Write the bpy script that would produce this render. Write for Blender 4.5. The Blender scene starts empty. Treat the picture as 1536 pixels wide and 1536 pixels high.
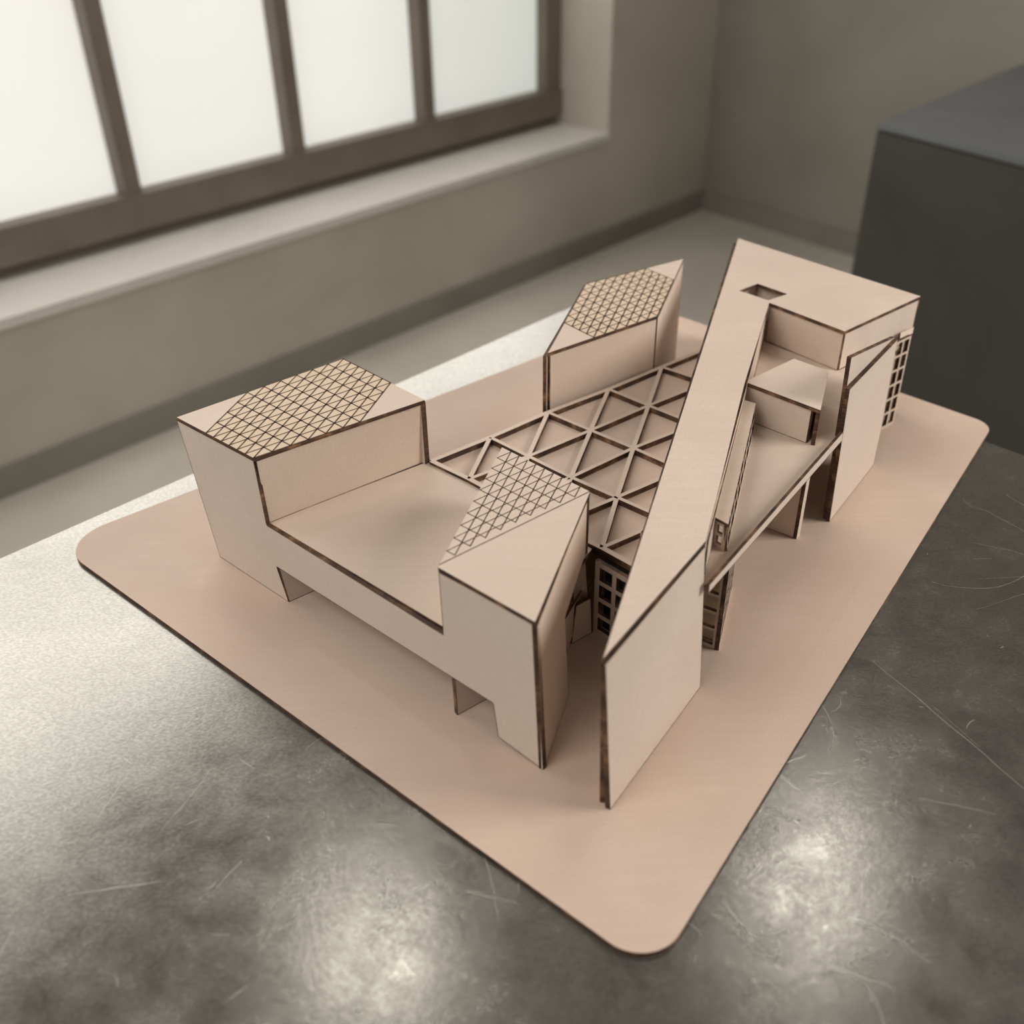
import bpy, bmesh, math, random
from mathutils import Vector
from mathutils.geometry import tessellate_polygon

D = bpy.data
C = bpy.context.scene.collection
S = bpy.context.scene
rad = math.radians
TABLE = 0.747                      # height of the steel table top above the floor
ZB = TABLE + 0.0034                 # top face of the plywood base board

# ------------------------------------------------------------------ camera
cam_d = D.cameras.new('camera'); cam = D.objects.new('camera', cam_d); C.objects.link(cam)
cam_d.sensor_width = 36; cam_d.lens = 1500/1536*36; cam_d.clip_start = 0.02
from mathutils import Matrix
X = Vector((0.9998477, -0.0097593, -0.0144687)); Y = Vector((-0.0174524, -0.5591077, -0.8289113)); Z = Vector((0.0000000, 0.8290376, -0.5591929))
M = Matrix((X, -Y, -Z)).transposed().to_4x4(); M.translation = Vector((0, 0, 0.45 + ZB))
cam.matrix_world = M
cam_d.dof.use_dof = True; cam_d.dof.focus_distance = 0.70; cam_d.dof.aperture_fstop = 5.2
S.camera = cam

# ------------------------------------------------------------------ world, lights, exposure
S.view_settings.view_transform = 'Standard'; S.view_settings.look = 'None'
S.view_settings.gamma = 1.0; S.view_settings.exposure = 0.0
w = D.worlds.new('world'); S.world = w; w.use_nodes = True
w.node_tree.nodes['Background'].inputs[0].default_value = (1.0, 0.95, 0.88, 1)
w.node_tree.nodes['Background'].inputs[1].default_value = 0.25

def area(name, loc, target, sx, sy, power, col):
    l = D.lights.new(name, 'AREA'); l.shape = 'RECTANGLE'; l.size = sx; l.size_y = sy
    l.energy = power; l.color = col
    o = D.objects.new(name, l); C.objects.link(o); o.location = loc
    o.rotation_euler = (Vector(target) - Vector(loc)).to_track_quat('-Z', 'Y').to_euler()
    return o
AZ = rad(46.5)
WT = Vector((math.cos(AZ), math.sin(AZ), 0)); WN = Vector((-math.sin(AZ), math.cos(AZ), 0))
def W(u, off, z):                  # point on the window wall: u along it, off outwards, z above the table board
    return WT*u + WN*(2.114 + off) + Vector((0, 0, z + ZB))
area('window_daylight', W(1.0, 0.1, 0.62), W(1.0, -1, -0.2), 3.2, 1.6, 37, (1.0, 0.965, 0.92))
area('added_fill_left', (-1.0, -0.35, ZB+1.5), (0.1, 0.65, ZB), 1.1, 1.0, 19, (1.0, 0.95, 0.89))  # added fill from the left, no such lamp in the room
area('added_fill_right', (1.62, 0.38, ZB+0.95), (0.15, 0.65, ZB), 0.8, 0.8, 25, (1.0, 0.94, 0.87))  # added fill for the walls facing right, not a lamp of the room

# ------------------------------------------------------------------ materials
def mat(name):
    m = D.materials.new(name); m.use_nodes = True
    nt = m.node_tree; b = nt.nodes['Principled BSDF']
    return m, nt, b
def N(nt, t, **k):
    n = nt.nodes.new(t)
    for a, v in k.items():
        if hasattr(n, a): setattr(n, a, v)
        else: n.inputs[a.replace('_', ' ')].default_value = v
    return n
def ramp(nt, src, stops):
    r = nt.nodes.new('ShaderNodeValToRGB'); e = r.color_ramp.elements
    while len(e) < len(stops): e.new(0.5)
    for i, (p, c) in enumerate(stops):
        e[i].position = p; e[i].color = (*c, 1) if len(c) == 3 else c
    nt.links.new(src, r.inputs[0]); return r
def coords(nt, scale=(1, 1, 1), rot=(0, 0, 0)):
    tc = nt.nodes.new('ShaderNodeTexCoord'); mp = nt.nodes.new('ShaderNodeMapping')
    mp.inputs['Scale'].default_value = scale; mp.inputs['Rotation'].default_value = rot
    nt.links.new(tc.outputs['Object'], mp.inputs[0]); return mp.outputs[0]
def noise(nt, vec, scale, detail=4, rough=0.55, dist=0.0):
    n = nt.nodes.new('ShaderNodeTexNoise'); n.inputs['Scale'].default_value = scale
    n.inputs['Detail'].default_value = detail; n.inputs['Roughness'].default_value = rough
    n.inputs['Distortion'].default_value = dist
    nt.links.new(vec, n.inputs['Vector']); return n.outputs[0]
def mixc(nt, f, a, b, mode='MIX'):
    m = nt.nodes.new('ShaderNodeMix'); m.data_type = 'RGBA'; m.blend_type = mode
    for s, i in ((f, 0), (a, 6), (b, 7)):
        if isinstance(s, (int, float)): m.inputs[i].default_value = s
        elif isinstance(s, tuple): m.inputs[i].default_value = (*s, 1)
        else: nt.links.new(s, m.inputs[i])
    return m.outputs[2]
def bump(nt, b, h, strength, dist=0.001):
    n = nt.nodes.new('ShaderNodeBump'); n.inputs['Strength'].default_value = strength
    n.inputs['Distance'].default_value = dist
    nt.links.new(h, n.inputs['Height']); nt.links.new(n.outputs[0], b.inputs['Normal'])

def plywood(name, c1, c2, c3, rot=0.0):
    m, nt, b = mat(name)
    g = noise(nt, coords(nt, (14, 160, 90), (0, 0, rot)), 1.6, 5, 0.6, 0.4)
    p = noise(nt, coords(nt, (1, 1, 1)), 7, 3, 0.5, 0.8)
    f = noise(nt, coords(nt, (1, 1, 1)), 900, 2, 0.5)
    base = ramp(nt, p, [(0.30, c1), (0.72, c2)]).outputs[0]
    gr = ramp(nt, g, [(0.38, (0, 0, 0)), (0.62, (1, 1, 1))]).outputs[0]
    x = nt.nodes.new('ShaderNodeMath'); x.operation = 'MULTIPLY'; x.inputs[1].default_value = 0.28
    nt.links.new(gr, x.inputs[0])
    c = mixc(nt, x.outputs[0], base, c3)
    fr = ramp(nt, f, [(0.3, (0.90, 0.90, 0.90)), (0.7, (1, 1, 1))]).outputs[0]
    c = mixc(nt, 1.0, c, fr, 'MULTIPLY')
    nt.links.new(c, b.inputs['Base Color'])
    b.inputs['Roughness'].default_value = 0.62; b.inputs['Specular IOR Level'].default_value = 0.25
    bump(nt, b, g, 0.12, 0.0004)
    return m
PLY = plywood('birch_plywood', (0.63, 0.51, 0.42), (0.69, 0.57, 0.475), (0.60, 0.475, 0.385), 0.6)
BOARD = plywood('pink_birch_plywood', (0.60, 0.455, 0.365), (0.68, 0.54, 0.445), (0.58, 0.435, 0.345), -0.75)
PALE = plywood('pale_birch_plywood', (0.66, 0.55, 0.47), (0.72, 0.61, 0.525), (0.62, 0.51, 0.425), 0.2)
TOAST = plywood('laser_toasted_plywood', (0.64, 0.49, 0.355), (0.70, 0.56, 0.42), (0.62, 0.47, 0.34), 0.6)

def edge_mat():
    m, nt, b = mat('laser_burnt_edge')
    n1 = noise(nt, coords(nt, (60, 60, 60)), 1.3, 4, 0.6)
    ly = noise(nt, coords(nt, (6, 6, 900)), 1.0, 2, 0.5)
    c = ramp(nt, n1, [(0.32, (0.035, 0.016, 0.009)), (0.52, (0.10, 0.047, 0.023)), (0.70, (0.32, 0.17, 0.085))]).outputs[0]
    d = ramp(nt, ly, [(0.40, (0.55, 0.5, 0.45)), (0.6, (1, 1, 1))]).outputs[0]
    nt.links.new(mixc(nt, 1.0, c, d, 'MULTIPLY'), b.inputs['Base Color'])
    b.inputs['Roughness'].default_value = 0.7
    return m
EDGE = edge_mat()
m_, nt_, b_ = mat('engraved_burn_line')
cc = ramp(nt_, noise(nt_, coords(nt_), 160, 2), [(0.35, (0.045, 0.022, 0.012)), (0.65, (0.12, 0.06, 0.03))])
nt_.links.new(cc.outputs[0], b_.inputs['Base Color']); b_.inputs['Roughness'].default_value = 0.8
LINE = m_

def steel():
    m, nt, b = mat('worn_steel')
    v = coords(nt)
    big = noise(nt, v, 2.6, 5, 0.6, 0.6); mid = noise(nt, v, 34, 6, 0.7, 0.3); fine = noise(nt, coords(nt, (1, 1.8, 1), (0, 0, 0.7)), 420, 3, 0.65)
    tint = ramp(nt, big, [(0.3, (0.24, 0.232, 0.205)), (0.5, (0.31, 0.30, 0.27)), (0.72, (0.40, 0.385, 0.35))]).outputs[0]
    tint = mixc(nt, 0.3, tint, ramp(nt, mid, [(0.3, (0.24, 0.23, 0.205)), (0.65, (0.40, 0.385, 0.35))]).outputs[0])
    tint = mixc(nt, 1.0, tint, ramp(nt, fine, [(0.35, (0.80, 0.80, 0.80)), (0.65, (1.1, 1.1, 1.1))]).outputs[0], 'MULTIPLY')
    nt.links.new(tint, b.inputs['Base Color'])
    b.inputs['Metallic'].default_value = 0.85
    r1 = nt.nodes.new('ShaderNodeMapRange'); r1.inputs[1].default_value = 0.3; r1.inputs[2].default_value = 0.7
    r1.inputs[3].default_value = 0.17; r1.inputs[4].default_value = 0.30
    nt.links.new(mid, r1.inputs[0]); nt.links.new(r1.outputs[0], b.inputs['Roughness'])
    a = nt.nodes.new('ShaderNodeMath'); a.operation = 'MULTIPLY_ADD'; a.inputs[1].default_value = 0.3
    nt.links.new(fine, a.inputs[0]); nt.links.new(mid, a.inputs[2])
    bump(nt, b, a.outputs[0], 0.22, 0.0008)
    return m
STEEL = steel()
m_, nt_, b_ = mat('bright_scratch')
b_.inputs['Base Color'].default_value = (0.60, 0.58, 0.54, 1); b_.inputs['Metallic'].default_value = 0.7; b_.inputs['Roughness'].default_value = 0.45
SCRATCH = m_

def plaster(name, c1, c2, scale=1.6, rough=0.9, bmp=0.2):
    m, nt, b = mat(name)
    n1 = noise(nt, coords(nt), scale, 6, 0.6, 0.5)
    nt.links.new(ramp(nt, n1, [(0.3, c1), (0.7, c2)]).outputs[0], b.inputs['Base Color'])
    b.inputs['Roughness'].default_value = rough
    bump(nt, b, noise(nt, coords(nt), 30, 4), bmp, 0.003)
    return m
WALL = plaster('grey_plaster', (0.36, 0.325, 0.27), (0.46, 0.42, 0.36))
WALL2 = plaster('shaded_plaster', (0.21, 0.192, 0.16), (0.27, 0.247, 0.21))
FLOOR = plaster('polished_concrete', (0.38, 0.35, 0.295), (0.52, 0.485, 0.415), 1.1, 0.42, 0.1)
CEIL = plaster('ceiling_plaster', (0.15, 0.14, 0.125), (0.19, 0.18, 0.16))
SILL = plaster('pale_stone_sill', (0.50, 0.475, 0.43), (0.58, 0.55, 0.50), 3, 0.5)
DARK = plaster('dark_slate_panel', (0.026, 0.024, 0.019), (0.045, 0.041, 0.033), 2.5, 0.6)
DARKTOP = plaster('blued_steel_top', (0.10, 0.107, 0.112), (0.15, 0.157, 0.16), 2.5, 0.42)
BASE_SHADE = plaster('wall_base_shade', (0.19, 0.175, 0.145), (0.24, 0.222, 0.188), 3, 0.8)  # dark tone for the shade at the foot of the walls
FRAME = plaster('bronze_frame', (0.125, 0.10, 0.078), (0.17, 0.14, 0.11), 5, 0.5)

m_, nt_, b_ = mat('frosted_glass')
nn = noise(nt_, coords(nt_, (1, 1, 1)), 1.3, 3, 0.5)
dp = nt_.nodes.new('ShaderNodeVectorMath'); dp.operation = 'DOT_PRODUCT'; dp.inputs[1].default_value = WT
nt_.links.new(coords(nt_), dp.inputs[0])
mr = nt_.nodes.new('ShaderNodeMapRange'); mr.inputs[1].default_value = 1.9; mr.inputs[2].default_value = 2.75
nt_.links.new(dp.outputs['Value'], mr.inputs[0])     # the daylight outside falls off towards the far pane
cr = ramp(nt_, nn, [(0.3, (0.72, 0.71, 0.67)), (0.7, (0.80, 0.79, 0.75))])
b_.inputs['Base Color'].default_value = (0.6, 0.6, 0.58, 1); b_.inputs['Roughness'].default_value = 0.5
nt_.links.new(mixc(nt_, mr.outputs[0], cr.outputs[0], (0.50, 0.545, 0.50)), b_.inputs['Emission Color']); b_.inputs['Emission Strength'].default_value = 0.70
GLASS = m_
m_, nt_, b_ = mat('lamp_diffuser')
b_.inputs['Emission Color'].default_value = (1, 0.96, 0.9, 1); b_.inputs['Emission Strength'].default_value = 42.0
LAMP = m_
m_, nt_, b_ = mat('interior_shade')  # near-black colour standing in for the unlit interior, no real glazing
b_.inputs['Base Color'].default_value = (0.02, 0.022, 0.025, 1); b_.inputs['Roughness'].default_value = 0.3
VOID_SHADE = m_

# ------------------------------------------------------------------ mesh helpers
def link(name, bm, mats, parent=None, origin=(0, 0, 0), label=None):
    bmesh.ops.recalc_face_normals(bm, faces=bm.faces[:])
    me = D.meshes.new(name); bm.to_mesh(me); bm.free()
    for m in mats: me.materials.append(m)
    o = D.objects.new(name, me); C.objects.link(o)
    if parent is not None: o.parent = parent
    o.location = origin
    if label: o['label'] = label
    return o
def tag(o, label=None, cat=None, kind=None, group=None):
    if label: o['label'] = label
    if cat: o['category'] = cat
    if kind: o['kind'] = kind
    if group: o['group'] = group
    return o
def normal(P):
    n = Vector((0, 0, 0))
    for i in range(len(P)):
        a, b = P[i], P[(i+1) % len(P)]
        n += Vector(((a.y-b.y)*(a.z+b.z), (a.z-b.z)*(a.x+b.x), (a.x-b.x)*(a.y+b.y)))
    return n.normalized()
def slab(bm, poly, t, inward, holes=(), face_mi=0, edge_mi=1):
    """sheet of thickness t: poly is its outer face, it grows towards `inward`"""
    P = [Vector(p) for p in poly]; n = normal(P)
    if n.dot(Vector(inward)) < 0: n = -n
    loops = [P] + [[Vector(h) for h in H] for H in holes]
    tris = tessellate_polygon(loops); flat = [p for L in loops for p in L]
    a = [bm.verts.new(p) for p in flat]; b = [bm.verts.new(p + n*t) for p in flat]
    for tr in tris:
        for vs in ([a[i] for i in tr], [b[i] for i in reversed(tr)]):
            try: f = bm.faces.new(vs); f.material_index = face_mi
            except ValueError: pass
    k = 0
    for L in loops:
        m = len(L)
        for i in range(m):
            j = (i+1) % m
            f = bm.faces.new((a[k+i], a[k+j], b[k+j], b[k+i])); f.material_index = edge_mi
        k += m
def box(bm, o, ax, ay, az, mi=0):
    o = Vector(o); ax = Vector(ax); ay = Vector(ay); az = Vector(az)
    v = [bm.verts.new(o + ax*i + ay*j + az*k) for k in (0, 1) for j in (0, 1) for i in (0, 1)]
    for q in ((0, 2, 3, 1), (4, 5, 7, 6), (0, 1, 5, 4), (2, 6, 7, 3), (0, 4, 6, 2), (1, 3, 7, 5)):
        f = bm.faces.new([v[i] for i in q]); f.material_index = mi
def lerp(a, b, t): return Vector(a)*(1-t) + Vector(b)*t
T = 0.003
UP = (0, 0, 1); DN = (0, 0, -1)

# ------------------------------------------------------------------ the room
def quadbox(name, P, t, dirv, mats, parent=None, **k):
    bm = bmesh.new(); slab(bm, P, t, dirv, edge_mi=0)
    o = link(name, bm, mats, parent)
    return o
CU = 3.32                               # where the window wall meets the far wall
corner = W(CU, 0, 0); corner.z = 0
RA = rad(-52); RW = Vector((math.cos(RA), math.sin(RA), 0))
LA = W(-2.2, 0, 0); LA.z = 0
FC = corner + RW*3.6
CEILZ = ZB + 2.30
bm = bmesh.new()
back = LA + RW*4.4
slab(bm, [LA, corner, FC, back], 0.12, DN, edge_mi=0)
tag(link('floor', bm, [FLOOR]), kind='structure', label='smooth grey concrete floor')
bm = bmesh.new()
top = Vector((0, 0, CEILZ))
slab(bm, [LA+top, corner+top, FC+top, back+top], 0.12, UP, edge_mi=0)
tag(link('ceiling', bm, [CEIL]), kind='structure')

U0, U1, ZS, DEP = -1.6, 2.72, -0.362, 0.262
STEP, ZT1, ZT2 = 1.16, 2.24, 1.42       # made-up step out of view: taller glazing left of STEP shapes the table's reflection
bm = bmesh.new()
F0 = -ZB
outline = [W(-2.2, 0, F0), W(CU, 0, F0), W(CU, 0, CEILZ-ZB), W(-2.2, 0, CEILZ-ZB)]
hole = [W(U0, 0, ZS-0.02), W(U1, 0, ZS-0.02), W(U1, 0, ZT2), W(STEP, 0, ZT2), W(STEP, 0, ZT1), W(U0, 0, ZT1)]
slab(bm, outline, DEP + 0.12, WN, holes=[hole], edge_mi=0)
tag(link('wall_left', bm, [WALL]), kind='structure', label='rough grey plaster wall around the frosted window')
# sill stone
bm = bmesh.new()
slab(bm, [W(U0, -0.012, ZS), W(U1, -0.012, ZS), W(U1, DEP+0.1, ZS), W(U0, DEP+0.1, ZS)], 0.022, DN, edge_mi=0)
tag(link('trim_1', bm, [SILL]), kind='structure', label='pale stone window sill')
# far wall
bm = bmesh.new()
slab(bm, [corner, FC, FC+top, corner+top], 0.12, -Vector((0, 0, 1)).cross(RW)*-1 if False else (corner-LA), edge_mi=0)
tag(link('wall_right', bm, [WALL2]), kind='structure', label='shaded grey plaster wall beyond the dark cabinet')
for nm, A_, D_ in (('base_shade_left', W(-2.2, 0, 0), WT*(CU+2.2)), ('base_shade_right', corner, RW*3.6)):  # added strips, painted dark for the shade where wall meets floor
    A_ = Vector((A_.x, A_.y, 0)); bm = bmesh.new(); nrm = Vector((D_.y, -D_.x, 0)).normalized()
    box(bm, A_, D_, nrm*0.012, (0, 0, 0.07)); tag(link(nm, bm, [BASE_SHADE]), kind='structure', label='low dark strip standing in for the shade along the wall base')
# window: frame > rails, mullions, panes
FO = DEP - 0.055
bm = bmesh.new()
def bar(bm, u0, u1, z0, z1, o0, o1, mi=0):
    box(bm, W(u0, o0, z0), WT*(u1-u0), WN*(o1-o0), Vector((0, 0, z1-z0)), mi)
bar(bm, U0, U1, ZS+0.03, -0.248, FO-0.01, DEP+0.02)
bar(bm, U0, U1, ZS, ZS+0.03, FO+0.03, DEP+0.02)
bar(bm, U0, U0+0.08, -0.248, ZT1, FO, DEP+0.02)
bar(bm, U1-0.075, U1, -0.248, ZT2, FO, DEP+0.02)
bar(bm, STEP, U1, ZT2-0.06, ZT2, FO, DEP+0.02)
bar(bm, U0, STEP, ZT1-0.06, ZT1, FO, DEP+0.02)
win = tag(link('window_1', bm, [FRAME]), kind='structure', label='wide bronze framed window with frosted panes')
MU = [-1.35+0.0, -0.84, -0.34, 0.155, 0.65, 1.145, 1.635, 2.118]
for u in MU:
    bm = bmesh.new(); zt = ZT1-0.06 if u < STEP else ZT2-0.06
    bar(bm, u-0.021, u+0.021, -0.248, zt, FO-0.004, DEP)
    link('mullion', bm, [FRAME], win)
us = [U0+0.08] + MU + [U1-0.075]
for a, b in zip(us, us[1:]):
    bm = bmesh.new(); zt = ZT1-0.06 if b < STEP+0.01 else ZT2-0.06
    a_, b_2 = a + (0.021 if a in MU else 0), b - (0.021 if b in MU else 0)
    bar(bm, a_, b_2, -0.248, zt, DEP-0.012, DEP+0.0)
    link('pane', bm, [GLASS], win)

# ceiling lamps (only mirrored in the steel table)
for (lx, ly, r) in ((-0.431, 1.721, 0.085), (0.944, 2.018, 0.06), (0.858, 1.801, 0.055)):
    root = D.objects.new('ceiling_lamp', None); C.objects.link(root); root.location = (lx, ly, CEILZ)
    i = len([o for o in C.objects if o.name.startswith('ceiling_lamp')])
    tag(root, ['largest round ceiling lamp, nearest the window wall', 'small round ceiling lamp nearer the far wall, of the pair', 'smallest round ceiling lamp, the other of the pair'][i-1], 'lamp', group='round ceiling lamps')
    bm = bmesh.new(); bmesh.ops.create_cone(bm, cap_ends=True, segments=40, radius1=r+0.02, radius2=r+0.02, depth=0.05)
    bmesh.ops.translate(bm, verts=bm.verts, vec=(0, 0, -0.025)); link('lamp_housing', bm, [FRAME], root)
    bm = bmesh.new(); bmesh.ops.create_cone(bm, cap_ends=True, segments=40, radius1=r*0.9, radius2=r, depth=0.02)
    bmesh.ops.translate(bm, verts=bm.verts, vec=(0, 0, -0.06)); link('lamp_diffuser', bm, [LAMP], root)

# ------------------------------------------------------------------ dark cabinet
K = Vector((0.7400, 2.0711, -0.0300))
root = D.objects.new('cabinet', None); C.objects.link(root)
root.location = (K.x, K.y, 0)
tag(root, 'large dark slate cabinet block with a blued steel top behind the table', 'cabinet')
ca = rad(-59.6); cb = rad(46.9)
c1 = Vector((math.cos(ca), math.sin(ca), 0))*1.25; c2 = Vector((math.cos(cb), math.sin(cb), 0))*1.0
HT = K.z + ZB
bm = bmesh.new(); box(bm, (0, 0, 0), c1, c2, (0, 0, HT-0.012))
bmesh.ops.bevel(bm, geom=bm.edges[:], offset=0.004, segments=2, affect='EDGES')
link('cabinet_body', bm, [DARK], root)
bm = bmesh.new(); box(bm, Vector((0, 0, HT-0.012)) - c1.normalized()*0.003 - c2.normalized()*0.003, c1*1.005, c2*1.005, (0, 0, 0.012))
bmesh.ops.bevel(bm, geom=bm.edges[:], offset=0.003, segments=2, affect='EDGES')
link('cabinet_top', bm, [DARKTOP], root)

# ------------------------------------------------------------------ steel table
TC = Vector((0.0978, 1.1239, -0.0030)); TC.z = 0
ta = rad(45.53); tb = rad(-47.0)
t1 = -Vector((math.cos(ta), math.sin(ta), 0))*1.55; t2 = Vector((math.cos(tb), math.sin(tb), 0))*1.15
root = D.objects.new('table', None); C.objects.link(root); root.location = TC
tag(root, 'worn brushed steel table carrying the plywood building model', 'table')
bm = bmesh.new(); box(bm, (0, 0, TABLE-0.03), t1, t2, (0, 0, 0.03))
bmesh.ops.bevel(bm, geom=bm.edges[:], offset=0.002, segments=2, affect='EDGES')
rnd = random.Random(11)
for k in range(520):                    # hairline scratches in the steel
    p = t1*rnd.uniform(0.02, 0.75) + t2*rnd.uniform(0.03, 0.95) + Vector((0, 0, TABLE + 0.00004))
    a = rnd.uniform(0, 6.28); ln = rnd.choice((0.006, 0.01, 0.02, 0.04, 0.07, 0.12))*rnd.uniform(0.6, 1.3); cv = rnd.uniform(-1, 1)*rnd.choice((0.3, 1.0, 2.2))
    wd = rnd.uniform(0.00014, 0.00038); m = 12; L_, R_ = [], []
    for i in range(m+1):
        an = a + cv*i/m + 0.05*math.sin(i*1.7+k); s = Vector((-math.sin(an), math.cos(an), 0))*wd*(1-abs(2*i/m-1))**0.5*0.5
        L_.append(bm.verts.new(p-s)); R_.append(bm.verts.new(p+s)); p = p + Vector((math.cos(an), math.sin(an), 0))*ln/m
    for i in range(1, m-1):
        f = bm.faces.new((L_[i], L_[i+1], R_[i+1], R_[i])); f.material_index = 1
link('tabletop', bm, [STEEL, SCRATCH], root)
for a in (0.04, 0.96):
    for b in (0.05, 0.95):
        p = t1*a + t2*b; e1 = t1.normalized()*0.05; e2 = t2.normalized()*0.05
        bm = bmesh.new(); box(bm, p - e1*0.5 - e2*0.5, e1, e2, (0, 0, TABLE-0.03)); link('leg', bm, [STEEL], root)

# ------------------------------------------------------------------ the plywood building model
OX = Vector((0.08, 0.68, ZB))           # foot of the model: the board's middle
model = D.objects.new('architectural_model', None); C.objects.link(model); model.location = OX
tag(model, 'laser-cut birch plywood model of a building group on a rounded base board', 'model')
def L(p): return Vector(p) - Vector((0.08, 0.68, 0))
def panel(name, poly, inward, parent, t=T, holes=(), mats=None, label=None):
    bm = bmesh.new()
    slab(bm, [L(p) for p in poly], t, inward, [[L(p) for p in h] for h in holes])
    if not holes and any(k in name for k in ('wall', 'facade', 'beam', 'deck')):
        P = [L(p) for p in poly]; n = normal(P)
        if n.dot(Vector(inward)) > 0: P.reverse(); n = -n
        for p, q in zip(P, P[1:] + P[:1]):          # thin scorched rim left by the laser
            d = (q-p)
            if d.length < 0.002: continue
            s = n.cross(d).normalized()*0.00045; o = n*0.00006; e = d.normalized()*0.0002
            f = bm.faces.new([bm.verts.new(x+o) for x in (p+e, q-e, q-e+s, p+e+s)]); f.material_index = 1
    return link(name, bm, mats or [PLY, EDGE], parent, label=label)
def rounded(P, r, seg=14):
    out = []
    for i in range(len(P)):
        p, a, b = Vector(P[i]), Vector(P[i-1]), Vector(P[(i+1) % len(P)])
        da, db = (a-p).normalized(), (b-p).normalized()
        ri = r[i] if isinstance(r, (list, tuple)) else r
        half = da.angle(db)/2; d = ri/math.tan(half)
        c = p + (da+db).normalized()*(ri/math.sin(half))
        s, e = p+da*d-c, p+db*d-c; ang = s.angle(e)
        for k in range(seg+1):
            f = k/seg
            out.append(c + (s*math.sin((1-f)*ang) + e*math.sin(f*ang))/math.sin(ang))
    return out
# base board
bd = [(0.0640, 0.2708, 0.0000), (0.4397, 0.7958, 0.0000), (0.1746, 1.0750, 0.0000), (-0.3560, 0.6344, 0.0000)]
bp = rounded(bd, [0.024, 0.020, 0.040, 0.034])
panel('base_board', bp, DN, model, mats=[BOARD, EDGE], label='pinkish plywood base board with rounded corners')

def lattice(bm, O, A, B, E4, lo, hi, n=10, w=0.00075, z=0.00012, mi=2):
    """engraved triangle net: cells i along A, j along B, kept where lo <= i+j <= hi"""
    def pt(i, j): return lerp(lerp(O, A, i/n), lerp(B, E4, i/n), j/n)
    def seg(p, q):
        d = q-p
        if d.length < 1e-6: return
        s = Vector((-d.y, d.x, 0)).normalized()*w*0.5; e = d.normalized()*w*0.4
        v = [bm.verts.new(x + Vector((0, 0, z))) for x in (p-e-s, q+e-s, q+e+s, p-e+s)]
        f = bm.faces.new(v); f.material_index = mi
    for j in range(1, n+1):
        i0, i1 = max(0, lo-j), min(n, hi-j)
        if i1 > i0: seg(pt(i0, j), pt(i1, j))
    for i in range(1, n+1):
        j0, j1 = max(0, lo-i), min(n, hi-i)
        if j1 > j0: seg(pt(i, j0), pt(i, j1))
    for s in range(max(1, lo), hi+1):
        i0, i1 = max(0, s-n), min(n, s)
        if i1 > i0: seg(pt(i0, s-i0), pt(i1, s-i1))
    # toasted area under the net
    P = []
    cor = [(lo, 0), (min(n, hi), 0), (min(n, hi), hi-min(n, hi)), (hi-min(n, hi), min(n, hi)), (0, min(n, hi)), (0, lo)]
    for c in cor:
        if not P or (pt(*c)-P[-1]).length > 1e-5: P.append(pt(*c))
    if (P[0]-P[-1]).length < 1e-5: P.pop()
    f = bm.faces.new([bm.verts.new(p + Vector((0, 0, z*0.4))) for p in P]); f.material_index = mi+1
def engraved_roof(name, poly, lat, parent, label, toast):
    bm = bmesh.new(); P = [L(p) for p in poly]
    slab(bm, P, T, DN)
    lattice(bm, *[L(p) for p in lat[:4]], *lat[4:])
    bmesh.ops.recalc_face_normals(bm, faces=bm.faces[:])
    for f in bm.faces:
        if f.material_index >= 2 and f.normal.z < 0: f.normal_flip()
    me = D.meshes.new(name); bm.to_mesh(me); bm.free()
    for m in (PLY, EDGE, LINE, toast): me.materials.append(m)
    o = D.objects.new(name, me); C.objects.link(o); o.parent = parent; o['label'] = label
    return o
def screen(name, a0, a1, b1, b0, cols, rows, parent, inward, bar=0.003, rim=0.003, t=T, label=None):
    """window lattice cut in a sheet: a0-a1 bottom edge, b0-b1 top edge"""
    a0, a1, b0, b1 = map(Vector, (a0, a1, b0, b1))
    wl = ((a1-a0).length + (b1-b0).length)/2; hl = ((b0-a0).length + (b1-a1).length)/2
    def P(u, v): return lerp(lerp(a0, a1, u), lerp(b0, b1, u), v)
    H = []; ru, rv, gu, gv = rim/wl, rim/hl, bar/wl, bar/hl
    cu = (1-2*ru-(cols-1)*gu)/cols; cv = (1-2*rv-(rows-1)*gv)/rows
    for i in range(cols):
        for j in range(rows):
            u, v = ru+i*(cu+gu), rv+j*(cv+gv)
            H.append([P(u, v), P(u+cu, v), P(u+cu, v+cv), P(u, v+cv)])
    return panel(name, [a0, a1, b1, b0], inward, parent, t, H, label=label)
RIGHT = (0.67, 0.74, 0); BACKW = (-0.2, 1, 0); INF1 = (0.69, 0.72, 0); INF2 = (-0.8, 0.6, 0)

# front bridge facade: one sheet with two towers and the bridge between them
panel('facade_panel', [(-0.2225, 0.6134, 0.0000), (-0.2363, 0.6258, 0.1115), (-0.1693, 0.5653, 0.1135), (-0.1681, 0.5642, 0.0620), (-0.0419, 0.4501, 0.0597), (-0.0421, 0.4503, 0.1062),
      (0.0112, 0.4022, 0.1076), (0.0156, 0.3982, 0.0000), (-0.0107, 0.4220, 0.0030), (-0.0129, 0.4240, 0.0288), (-0.1659, 0.5622, 0.0280), (-0.1605, 0.5573, 0.0000)], INF1, model, mats=[PALE, EDGE],
      label='pale front sheet shaped as two towers joined by a bridge')
# legs seen under the bridge
panel('leg_wall', [(-0.1600, 0.5573, 0.0000), (-0.0807, 0.6182, 0.0000), (-0.0807, 0.6182, 0.0570), (-0.1645, 0.5609, 0.0295)], (-1, 1, 0), model)
panel('leg_wall', [(-0.0360, 0.4432, 0.0000), (0.0280, 0.4911, 0.0000), (0.0280, 0.4911, 0.0570), (-0.0365, 0.4453, 0.0278)], (-1, 0.3, 0), model)
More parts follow.
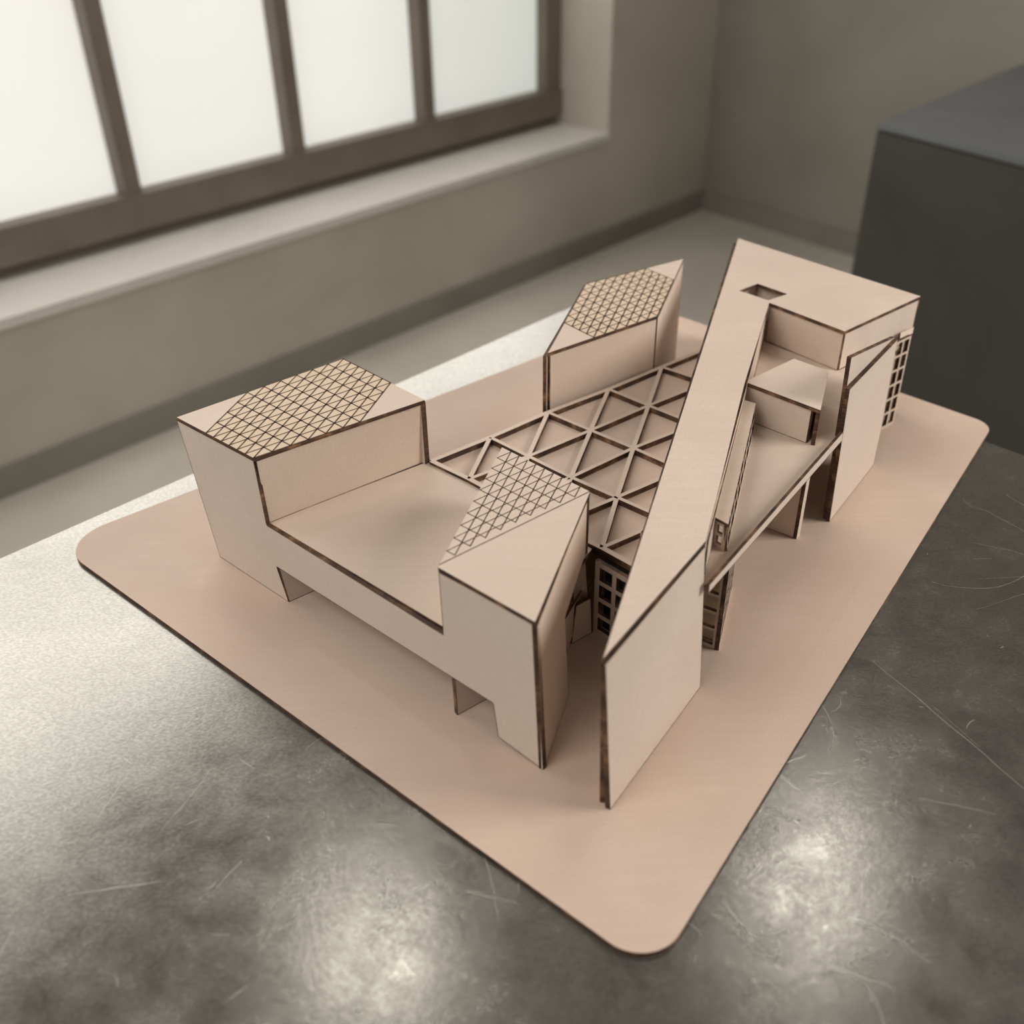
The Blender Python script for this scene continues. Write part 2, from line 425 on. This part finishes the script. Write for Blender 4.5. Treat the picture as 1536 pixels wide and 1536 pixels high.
# corner tower
engraved_roof('tower_roof', [(-0.2345, 0.6223, 0.1155), (-0.1291, 0.7129, 0.1155), (-0.0614, 0.6419, 0.1155), (-0.1686, 0.5644, 0.1155)],
      [(-0.2345, 0.6223, 0.1155), (-0.1291, 0.7129, 0.1155), (-0.1686, 0.5644, 0.1155), (-0.0614, 0.6419, 0.1155), 4, 16, 10, 0.0011], model, 'tower roof with engraved triangle net, plain at both pointed ends', TOAST)
panel('tower_wall', [(-0.1677, 0.5652, 0.1125), (-0.0641, 0.6431, 0.1125), (-0.0642, 0.6470, 0.0610), (-0.1681, 0.5680, 0.0610)], (-0.7, 0.7, 0), model)
panel('tower_wall', [(-0.0613, 0.6456, 0.1125), (-0.1288, 0.7162, 0.1125), (-0.1288, 0.7162, 0.0000), (-0.0613, 0.6456, 0.0000)], (-1, -1, 0), model, t=0.0045)
panel('tower_wall', [(-0.2359, 0.6302, 0.1074), (-0.1294, 0.7162, 0.1125), (-0.1294, 0.7162, 0.0000), (-0.2211, 0.6168, 0.0000)], (1, -0.8, 0), model)
# flat deck of the bridge
panel('deck_panel', [(-0.1686, 0.5695, 0.0610), (-0.0627, 0.6470, 0.0610), (0.0527, 0.5319, 0.0610), (0.0280, 0.4852, 0.0610), (0.0101, 0.4110, 0.0610), (-0.0422, 0.4553, 0.0610)], DN, model,
      label='plain flat deck between the towers')
# gate tower
engraved_roof('tower_roof', [(-0.0422, 0.4497, 0.1100), (-0.0060, 0.5821, 0.1100), (0.0490, 0.5253, 0.1100), (0.0110, 0.4009, 0.1100)],
      [(-0.0055, 0.5812, 0.1100), (0.0486, 0.5253, 0.1100), (-0.0416, 0.4521, 0.1100), (0.0066, 0.4125, 0.1100), 0, 10], model, 'tower roof half covered by an engraved triangle net', PLY)
panel('tower_wall', [(0.0122, 0.4012, 0.1070), (0.0472, 0.5227, 0.1070), (0.0461, 0.5107, 0.0729), (0.0306, 0.4574, 0.0658), (0.0338, 0.4588, -0.0000), (0.0160, 0.3987, 0.0000)], (-1, 0.3, 0), model,
      label='side wall of the gate tower with a slanting cut')
panel('tower_wall', [(0.0490, 0.5272, 0.1070), (-0.0051, 0.5836, 0.1070), (-0.0051, 0.5836, 0.0610), (0.0490, 0.5272, 0.0610)], (-0.7, -0.7, 0), model)
panel('leg_post', [(0.0537, 0.5201, 0.0000), (0.0490, 0.5272, 0.0610), (0.0400, 0.5357, 0.0610), (0.0447, 0.5286, 0.0000)], (-0.7, -0.7, 0), model)
panel('tower_wall', [(-0.0414, 0.4497, 0.1048), (-0.0056, 0.5836, 0.1070), (-0.0056, 0.5836, 0.0610), (-0.0414, 0.4498, 0.0601)], (1, 0.2, 0), model)
# courtyard below: low wall, leaning offcut
panel('low_wall', [(0.0383, 0.5073, 0.0000), (0.0531, 0.5184, 0.0000), (0.0511, 0.5170, 0.0315), (0.0409, 0.5092, 0.0312)], (-0.5, 0.8, 0), model)
panel('leaning_offcut', [(0.0352, 0.4987, 0.0000), (0.0326, 0.4926, 0.0329), (0.0475, 0.5277, 0.0315), (0.0456, 0.5234, 0.0212)], (-1, 0.3, 0), model, t=0.0015)
# lattice screen under the big triangle roof
screen('window_screen', (0.0537, 0.5205, -0.0000), (0.0960, 0.4752, 0.0000), (0.0960, 0.4752, 0.0600), (0.0537, 0.5205, 0.0600), 4, 4, model, INF1, bar=0.0035, rim=0.004)
panel('shade_backing', [(0.0609, 0.5245, 0.0000), (0.1005, 0.4821, 0.0000), (0.1005, 0.4821, 0.0580), (0.0609, 0.5245, 0.0580)], INF1, model, t=0.001, mats=[VOID_SHADE, VOID_SHADE], label='dark sheet standing in for the shade behind the window lattice')

# big lattice roof: triangle bars over a backing sheet
bm = bmesh.new()
def barseg(bm, p, q, wd=0.0030, h=0.0046):
    p, q = L(p), L(q); d = (q-p).normalized(); s = Vector((-d.y, d.x, 0))*wd/2
    o = p - s - Vector((0, 0, h))
    bmf = len(bm.faces)
    box(bm, o, q-p, s*2, (0, 0, h), 1)
    bm.faces.ensure_lookup_table()
    for f in bm.faces[bmf:]:
        f.normal_update()
        if abs(f.normal.z) > 0.8: f.material_index = 0
for k, (p, q, wd) in enumerate([((-0.0598, 0.6441, 0.0633), (-0.0159, 0.6781, 0.0633), 0.0042),
    ((-0.0598, 0.6441, 0.0633), (-0.0306, 0.6177, 0.0633), 0.0042),
    ((-0.0306, 0.6177, 0.0633), (0.0131, 0.6484, 0.0633), 0.0033),
    ((-0.0306, 0.6177, 0.0633), (-0.0016, 0.5871, 0.0633), 0.0042),
    ((-0.0016, 0.5871, 0.0633), (0.0434, 0.6175, 0.0633), 0.0033),
    ((-0.0016, 0.5871, 0.0633), (0.0277, 0.5583, 0.0633), 0.0042),
    ((0.0277, 0.5583, 0.0633), (0.0742, 0.5899, 0.0633), 0.0033),
    ((0.0277, 0.5583, 0.0633), (0.0586, 0.5300, 0.0633), 0.0042),
    ((0.0586, 0.5300, 0.0633), (0.1055, 0.5611, 0.0633), 0.0033),
    ((0.0586, 0.5300, 0.0633), (0.0870, 0.5002, 0.0633), 0.0042),
    ((0.0870, 0.5002, 0.0633), (0.0925, 0.5037, 0.0633), 0.0033),
    ((-0.0159, 0.6781, 0.0633), (0.0306, 0.7174, 0.0633), 0.0042),
    ((-0.0159, 0.6781, 0.0633), (0.0131, 0.6484, 0.0633), 0.0033),
    ((-0.0159, 0.6781, 0.0633), (-0.0306, 0.6177, 0.0633), 0.0033),
    ((0.0131, 0.6484, 0.0633), (0.0629, 0.6865, 0.0633), 0.0033),
    ((0.0131, 0.6484, 0.0633), (0.0434, 0.6175, 0.0633), 0.0033),
    ((0.0131, 0.6484, 0.0633), (-0.0016, 0.5871, 0.0633), 0.0033),
    ((0.0434, 0.6175, 0.0633), (0.0933, 0.6580, 0.0633), 0.0033),
    ((0.0434, 0.6175, 0.0633), (0.0742, 0.5899, 0.0633), 0.0033),
    ((0.0434, 0.6175, 0.0633), (0.0277, 0.5583, 0.0633), 0.0033),
    ((0.0742, 0.5899, 0.0633), (0.1251, 0.6255, 0.0633), 0.0033),
    ((0.0742, 0.5899, 0.0633), (0.1055, 0.5611, 0.0633), 0.0033),
    ((0.0742, 0.5899, 0.0633), (0.0586, 0.5300, 0.0633), 0.0033),
    ((0.1055, 0.5611, 0.0633), (0.1112, 0.5648, 0.0633), 0.0033),
    ((0.1055, 0.5611, 0.0633), (0.1090, 0.5577, 0.0633), 0.0033),
    ((0.1055, 0.5611, 0.0633), (0.0870, 0.5002, 0.0633), 0.0033),
    ((0.0306, 0.7174, 0.0633), (0.0833, 0.7562, 0.0633), 0.0042),
    ((0.0306, 0.7174, 0.0633), (0.0629, 0.6865, 0.0633), 0.0033),
    ((0.0306, 0.7174, 0.0633), (0.0131, 0.6484, 0.0633), 0.0033),
    ((0.0629, 0.6865, 0.0633), (0.1131, 0.7258, 0.0633), 0.0033),
    ((0.0629, 0.6865, 0.0633), (0.0933, 0.6580, 0.0633), 0.0033),
    ((0.0629, 0.6865, 0.0633), (0.0434, 0.6175, 0.0633), 0.0033),
    ((0.0933, 0.6580, 0.0633), (0.1459, 0.6938, 0.0633), 0.0033),
    ((0.0933, 0.6580, 0.0633), (0.1251, 0.6255, 0.0633), 0.0033),
    ((0.0933, 0.6580, 0.0633), (0.0742, 0.5899, 0.0633), 0.0033),
    ((0.1251, 0.6255, 0.0633), (0.1309, 0.6296, 0.0633), 0.0033),
    ((0.1251, 0.6255, 0.0633), (0.1287, 0.6221, 0.0633), 0.0033),
    ((0.1251, 0.6255, 0.0633), (0.1055, 0.5611, 0.0633), 0.0033),
    ((0.0833, 0.7562, 0.0633), (0.1335, 0.7971, 0.0633), 0.0042),
    ((0.0833, 0.7562, 0.0633), (0.1131, 0.7258, 0.0633), 0.0033),
    ((0.0833, 0.7562, 0.0633), (0.0629, 0.6865, 0.0633), 0.0033),
    ((0.1131, 0.7258, 0.0633), (0.1680, 0.7664, 0.0633), 0.0033),
    ((0.1131, 0.7258, 0.0633), (0.1459, 0.6938, 0.0633), 0.0033),
    ((0.1131, 0.7258, 0.0633), (0.0933, 0.6580, 0.0633), 0.0033),
    ((0.1459, 0.6938, 0.0633), (0.1519, 0.6982, 0.0633), 0.0033),
    ((0.1459, 0.6938, 0.0633), (0.1495, 0.6904, 0.0633), 0.0033),
    ((0.1459, 0.6938, 0.0633), (0.1251, 0.6255, 0.0633), 0.0033),
    ((0.1335, 0.7971, 0.0633), (0.1914, 0.8435, 0.0633), 0.0042),
    ((0.1335, 0.7971, 0.0633), (0.1680, 0.7664, 0.0633), 0.0033),
    ((0.1335, 0.7971, 0.0633), (0.1131, 0.7258, 0.0633), 0.0033),
    ((0.1680, 0.7664, 0.0633), (0.1742, 0.7711, 0.0633), 0.0033),
    ((0.1680, 0.7664, 0.0633), (0.1717, 0.7629, 0.0633), 0.0033),
    ((0.1680, 0.7664, 0.0633), (0.1459, 0.6938, 0.0633), 0.0033),
    ((0.1914, 0.8435, 0.0633), (0.1952, 0.8400, 0.0633), 0.0033),
    ((0.1914, 0.8435, 0.0633), (0.1680, 0.7664, 0.0633), 0.0033)]):
    dz = Vector((0, 0, 0.00002*(k % 3)))
    barseg(bm, Vector(p)-dz, Vector(q)-dz, wd)
lat = link('lattice_roof', bm, [PLY, EDGE], model, label='open triangle lattice laid over a flat sheet')
lat.location = (0, 0, 0)
panel('backing_sheet', [(-0.0598, 0.6441, 0.0588), (0.1978, 0.8486, 0.0588), (0.0870, 0.5002, 0.0588)], DN, lat, t=0.002, mats=[BOARD, EDGE])
panel('rear_wall', [(-0.0590, 0.6512, 0.0590), (0.1343, 0.8033, 0.0590), (0.1343, 0.8033, 0.0000), (-0.0590, 0.6512, 0.0000)], (0.6, -0.8, 0), model)

# rear tower behind the lattice roof
engraved_roof('tower_roof', [(0.0306, 0.7248, 0.1120), (0.0716, 0.8709, 0.1120), (0.1688, 0.9304, 0.1120), (0.1264, 0.7950, 0.1120)],
      [(0.0306, 0.7248, 0.1120), (0.1264, 0.7950, 0.1120), (0.0716, 0.8709, 0.1120), (0.1688, 0.9304, 0.1120), 4, 16, 10, 0.0012], model, 'roof of the far tower, engraved net between plain pointed ends', TOAST)
panel('tower_wall', [(0.0323, 0.7268, 0.1090), (0.1259, 0.7957, 0.1090), (0.1259, 0.7957, 0.0000), (0.0323, 0.7268, 0.0000)], (-0.5, 0.8, 0), model)
panel('tower_wall', [(0.1269, 0.7970, 0.1090), (0.1687, 0.9305, 0.1090), (0.1687, 0.9305, 0.0000), (0.1269, 0.7970, 0.0000)], (-1, 0.3, 0), model, mats=[PALE, EDGE])
panel('tower_wall', [(0.0267, 0.7258, 0.1090), (0.0703, 0.8763, 0.1090), (0.0703, 0.8763, 0.0000), (0.0267, 0.7258, 0.0000)], (1, -0.3, 0), model)
panel('tower_wall', [(0.0726, 0.8745, 0.1090), (0.1676, 0.9342, 0.1090), (0.1676, 0.9342, 0.0000), (0.0726, 0.8745, 0.0000)], (0.5, -0.8, 0), model)

# long slanting hall: roof sheet with light shaft
RT = 0.115
panel('hall_roof', [(0.0434, 0.3665, 0.1150), (0.2306, 0.9780, 0.1150), (0.3576, 0.8200, 0.1150), (0.2715, 0.7495, 0.1150), (0.2245, 0.8118, 0.1150), (0.1728, 0.6614, 0.1150), (0.1106, 0.4639, 0.1150)], DN, model,
      holes=[[(0.2043, 0.8402, 0.1150), (0.2239, 0.8561, 0.1150), (0.2445, 0.8305, 0.1150), (0.2248, 0.8170, 0.1150)]], label='long bent roof sheet with a small four-sided shaft opening')
H = [(0.2061, 0.8477, 0.1120), (0.2259, 0.8638, 0.1120), (0.2466, 0.8380, 0.1120), (0.2268, 0.8243, 0.1120)]
for a, b in ((0, 1), (1, 2), (3, 0)):
    p, q = Vector(H[a]), Vector(H[b])
    out = (p+q)/2 - sum((Vector(h) for h in H), Vector((0, 0, 0)))/4
    panel('shaft_wall', [p, q, q-Vector((0, 0, .032)), p-Vector((0, 0, .032))], out, model, t=0.002)
panel('hall_wall', [(0.0464, 0.3743, 0.0000), (0.0427, 0.3678, 0.1120), (0.2262, 0.9741, 0.1120), (0.2262, 0.9741, 0.0000)], (1, -0.3, 0), model, label='long side wall of the slanting hall')
panel('hall_wall', [(0.0517, 0.3686, 0.0000), (0.0446, 0.3654, 0.1120), (0.1104, 0.4628, 0.1120), (0.1180, 0.4645, 0.0000)], INF2, model, mats=[PALE, EDGE], label='pale front wall of the hall standing at the model corner')
panel('hall_wall', [(0.0513, 0.3727, 0.0000), (0.0460, 0.3682, 0.1080), (0.1074, 0.4613, 0.1080), (0.1150, 0.4634, -0.0000)], INF2, model)
panel('hall_wall', [(0.1104, 0.4654, 0.1120), (0.2240, 0.8132, 0.1120), (0.2240, 0.8132, 0.0790), (0.1104, 0.4654, 0.0790)], (-1, 0.3, 0), model)
panel('hall_wall', [(0.1157, 0.4784, 0.1040), (0.1759, 0.6657, 0.1040), (0.1759, 0.6657, 0.0790), (0.1157, 0.4784, 0.0790)], (-1, 0.3, 0), model, t=0.0015)
panel('tall_wall', [(0.2258, 0.8131, 0.1120), (0.2721, 0.7517, 0.1120), (0.2721, 0.7517, 0.0790), (0.2258, 0.8131, 0.0790)], (0.7, 0.7, 0), model)
panel('tall_wall', [(0.2734, 0.7523, 0.1120), (0.3573, 0.8214, 0.1120), (0.3573, 0.8214, 0.0830), (0.2734, 0.7523, 0.0790)], (-0.6, 0.8, 0), model, mats=[PALE, EDGE])
panel('tall_wall', [(0.3592, 0.8236, 0.1120), (0.2334, 0.9817, 0.1120), (0.2334, 0.9817, 0.0000), (0.3592, 0.8236, 0.0000)], (-0.6, -0.8, 0), model)
screen('window_screen', (0.3029, 0.7638, 0.0000), (0.3511, 0.8027, 0.0000), (0.3497, 0.8024, 0.0865), (0.3015, 0.7635, 0.0865), 6, 6, model, (-0.6, 0.8, 0), bar=0.0022, rim=0.0022, label='tall window lattice of small panes at the right end')
panel('screen_cap', [(0.3389, 0.8006, 0.0900), (0.3543, 0.8120, 0.0900), (0.3525, 0.8077, 0.0860), (0.3375, 0.7957, 0.0860)], (-0.6, 0.8, 0), model, t=0.002)
# deck on the right side and its edge beam
panel('deck_panel', [(0.1148, 0.4683, 0.0790), (0.1104, 0.4654, 0.0790), (0.2240, 0.8132, 0.0790), (0.2734, 0.7523, 0.0790), (0.3573, 0.8214, 0.0790), (0.3035, 0.7452, 0.0790), (0.2462, 0.6476, 0.0790)], DN, model,
      label='flat deck on the right side behind the edge beam')
panel('edge_beam', [(0.1141, 0.4576, 0.0877), (0.2429, 0.6362, 0.0863), (0.2440, 0.6377, 0.0781), (0.1141, 0.4576, 0.0815)], INF2, model, t=0.002, mats=[PALE, EDGE], label='slim pale beam along the deck edge')
# screen wall at the right
panel('screen_wall', [(0.2494, 0.6453, 0.0000), (0.2404, 0.6327, 0.1229), (0.3039, 0.7207, 0.1203), (0.3101, 0.7294, 0.0356), (0.3103, 0.7297, 0.0000)], INF2, model, mats=[PALE, EDGE], label='tall pale wall sheet with a slanting top')
panel('screen_wall', [(0.2478, 0.6490, 0.0000), (0.2384, 0.6360, 0.1461), (0.3033, 0.7259, 0.1200), (0.3004, 0.7219, 0.0000)], INF2, model, t=0.003, mats=[PALE, EDGE])
# small five-sided pavilion on the deck
panel('pavilion_roof', [(0.1757, 0.6730, 0.1100), (0.2219, 0.7109, 0.1100), (0.2424, 0.6889, 0.1100), (0.2324, 0.6593, 0.1100), (0.2201, 0.6262, 0.1100)], DN, model, label='small flat pavilion roof beside the hall roof')
panel('pavilion_wall', [(0.1770, 0.6728, 0.1070), (0.2163, 0.6334, 0.1070), (0.2163, 0.6334, 0.0790), (0.1770, 0.6728, 0.0790)], (0.5, 0.8, 0), model)
panel('pavilion_wall', [(0.2216, 0.6297, 0.1070), (0.2433, 0.6905, 0.1070), (0.2433, 0.6905, 0.0790), (0.2216, 0.6297, 0.0790)], (-1, 0.1, 0), model)
panel('pavilion_wall', [(0.1787, 0.6783, 0.1070), (0.2230, 0.7136, 0.1070), (0.2230, 0.7136, 0.0790), (0.1787, 0.6783, 0.0790)], (0.5, -0.8, 0), model, t=0.002)
panel('pavilion_wall', [(0.2240, 0.7136, 0.1070), (0.2429, 0.6928, 0.1070), (0.2429, 0.6928, 0.0790), (0.2240, 0.7136, 0.0790)], (-0.5, -0.8, 0), model, t=0.002)
# narrow glazed gallery box along the hall
panel('gallery_roof', [(0.1743, 0.6608, 0.1010), (0.1815, 0.6553, 0.1010), (0.1317, 0.4999, 0.1010), (0.1245, 0.5084, 0.1010)], DN, model, t=0.002, label='narrow sloping-sided gallery roof beside the hall')
screen('gallery_wall', (0.1337, 0.5017, 0.0790), (0.1829, 0.6559, 0.0790), (0.1809, 0.6559, 0.0990), (0.1317, 0.5017, 0.0990), 9, 2, model, (-1, 0.2, 0), bar=0.002, rim=0.002, t=0.002)
screen('gallery_wall', (0.1254, 0.5098, 0.0790), (0.1317, 0.5017, 0.0790), (0.1317, 0.5017, 0.0990), (0.1254, 0.5098, 0.0990), 1, 2, model, (0.1, 1, 0), bar=0.002, rim=0.003, t=0.002)
# legs and glazed box below the right deck
panel('leg_wall', [(0.2174, 0.6237, 0.0000), (0.1624, 0.6670, 0.0000), (0.1624, 0.6670, 0.0750), (0.2174, 0.6237, 0.0750)], (0.5, 0.8, 0), model)
panel('leg_post', [(0.2180, 0.6228, 0.0000), (0.2217, 0.6275, 0.0000), (0.2217, 0.6275, 0.0750), (0.2180, 0.6228, 0.0750)], INF2, model, mats=[PALE, EDGE])
screen('window_screen', (0.0834, 0.5310, 0.0000), (0.1341, 0.4988, 0.0000), (0.1341, 0.4988, 0.0740), (0.0834, 0.5310, 0.0740), 4, 5, model, (0.5, 0.8, 0), bar=0.0022, rim=0.003)
screen('window_screen', (0.1357, 0.4981, 0.0000), (0.1573, 0.5647, 0.0000), (0.1573, 0.5647, 0.0740), (0.1357, 0.4981, 0.0740), 4, 6, model, (-1, 0.3, 0), bar=0.0022, rim=0.003)
panel('added_inner_wall', [(0.1367, 0.5066, 0.0000), (0.0919, 0.5350, 0.0000), (0.0919, 0.5350, 0.0720), (0.1367, 0.5066, 0.0720)], (0.5, 0.8, 0), model, t=0.002, mats=[TOAST, EDGE])  # added sheet that stops light leaking in behind the window screen
# rear walls under the right deck
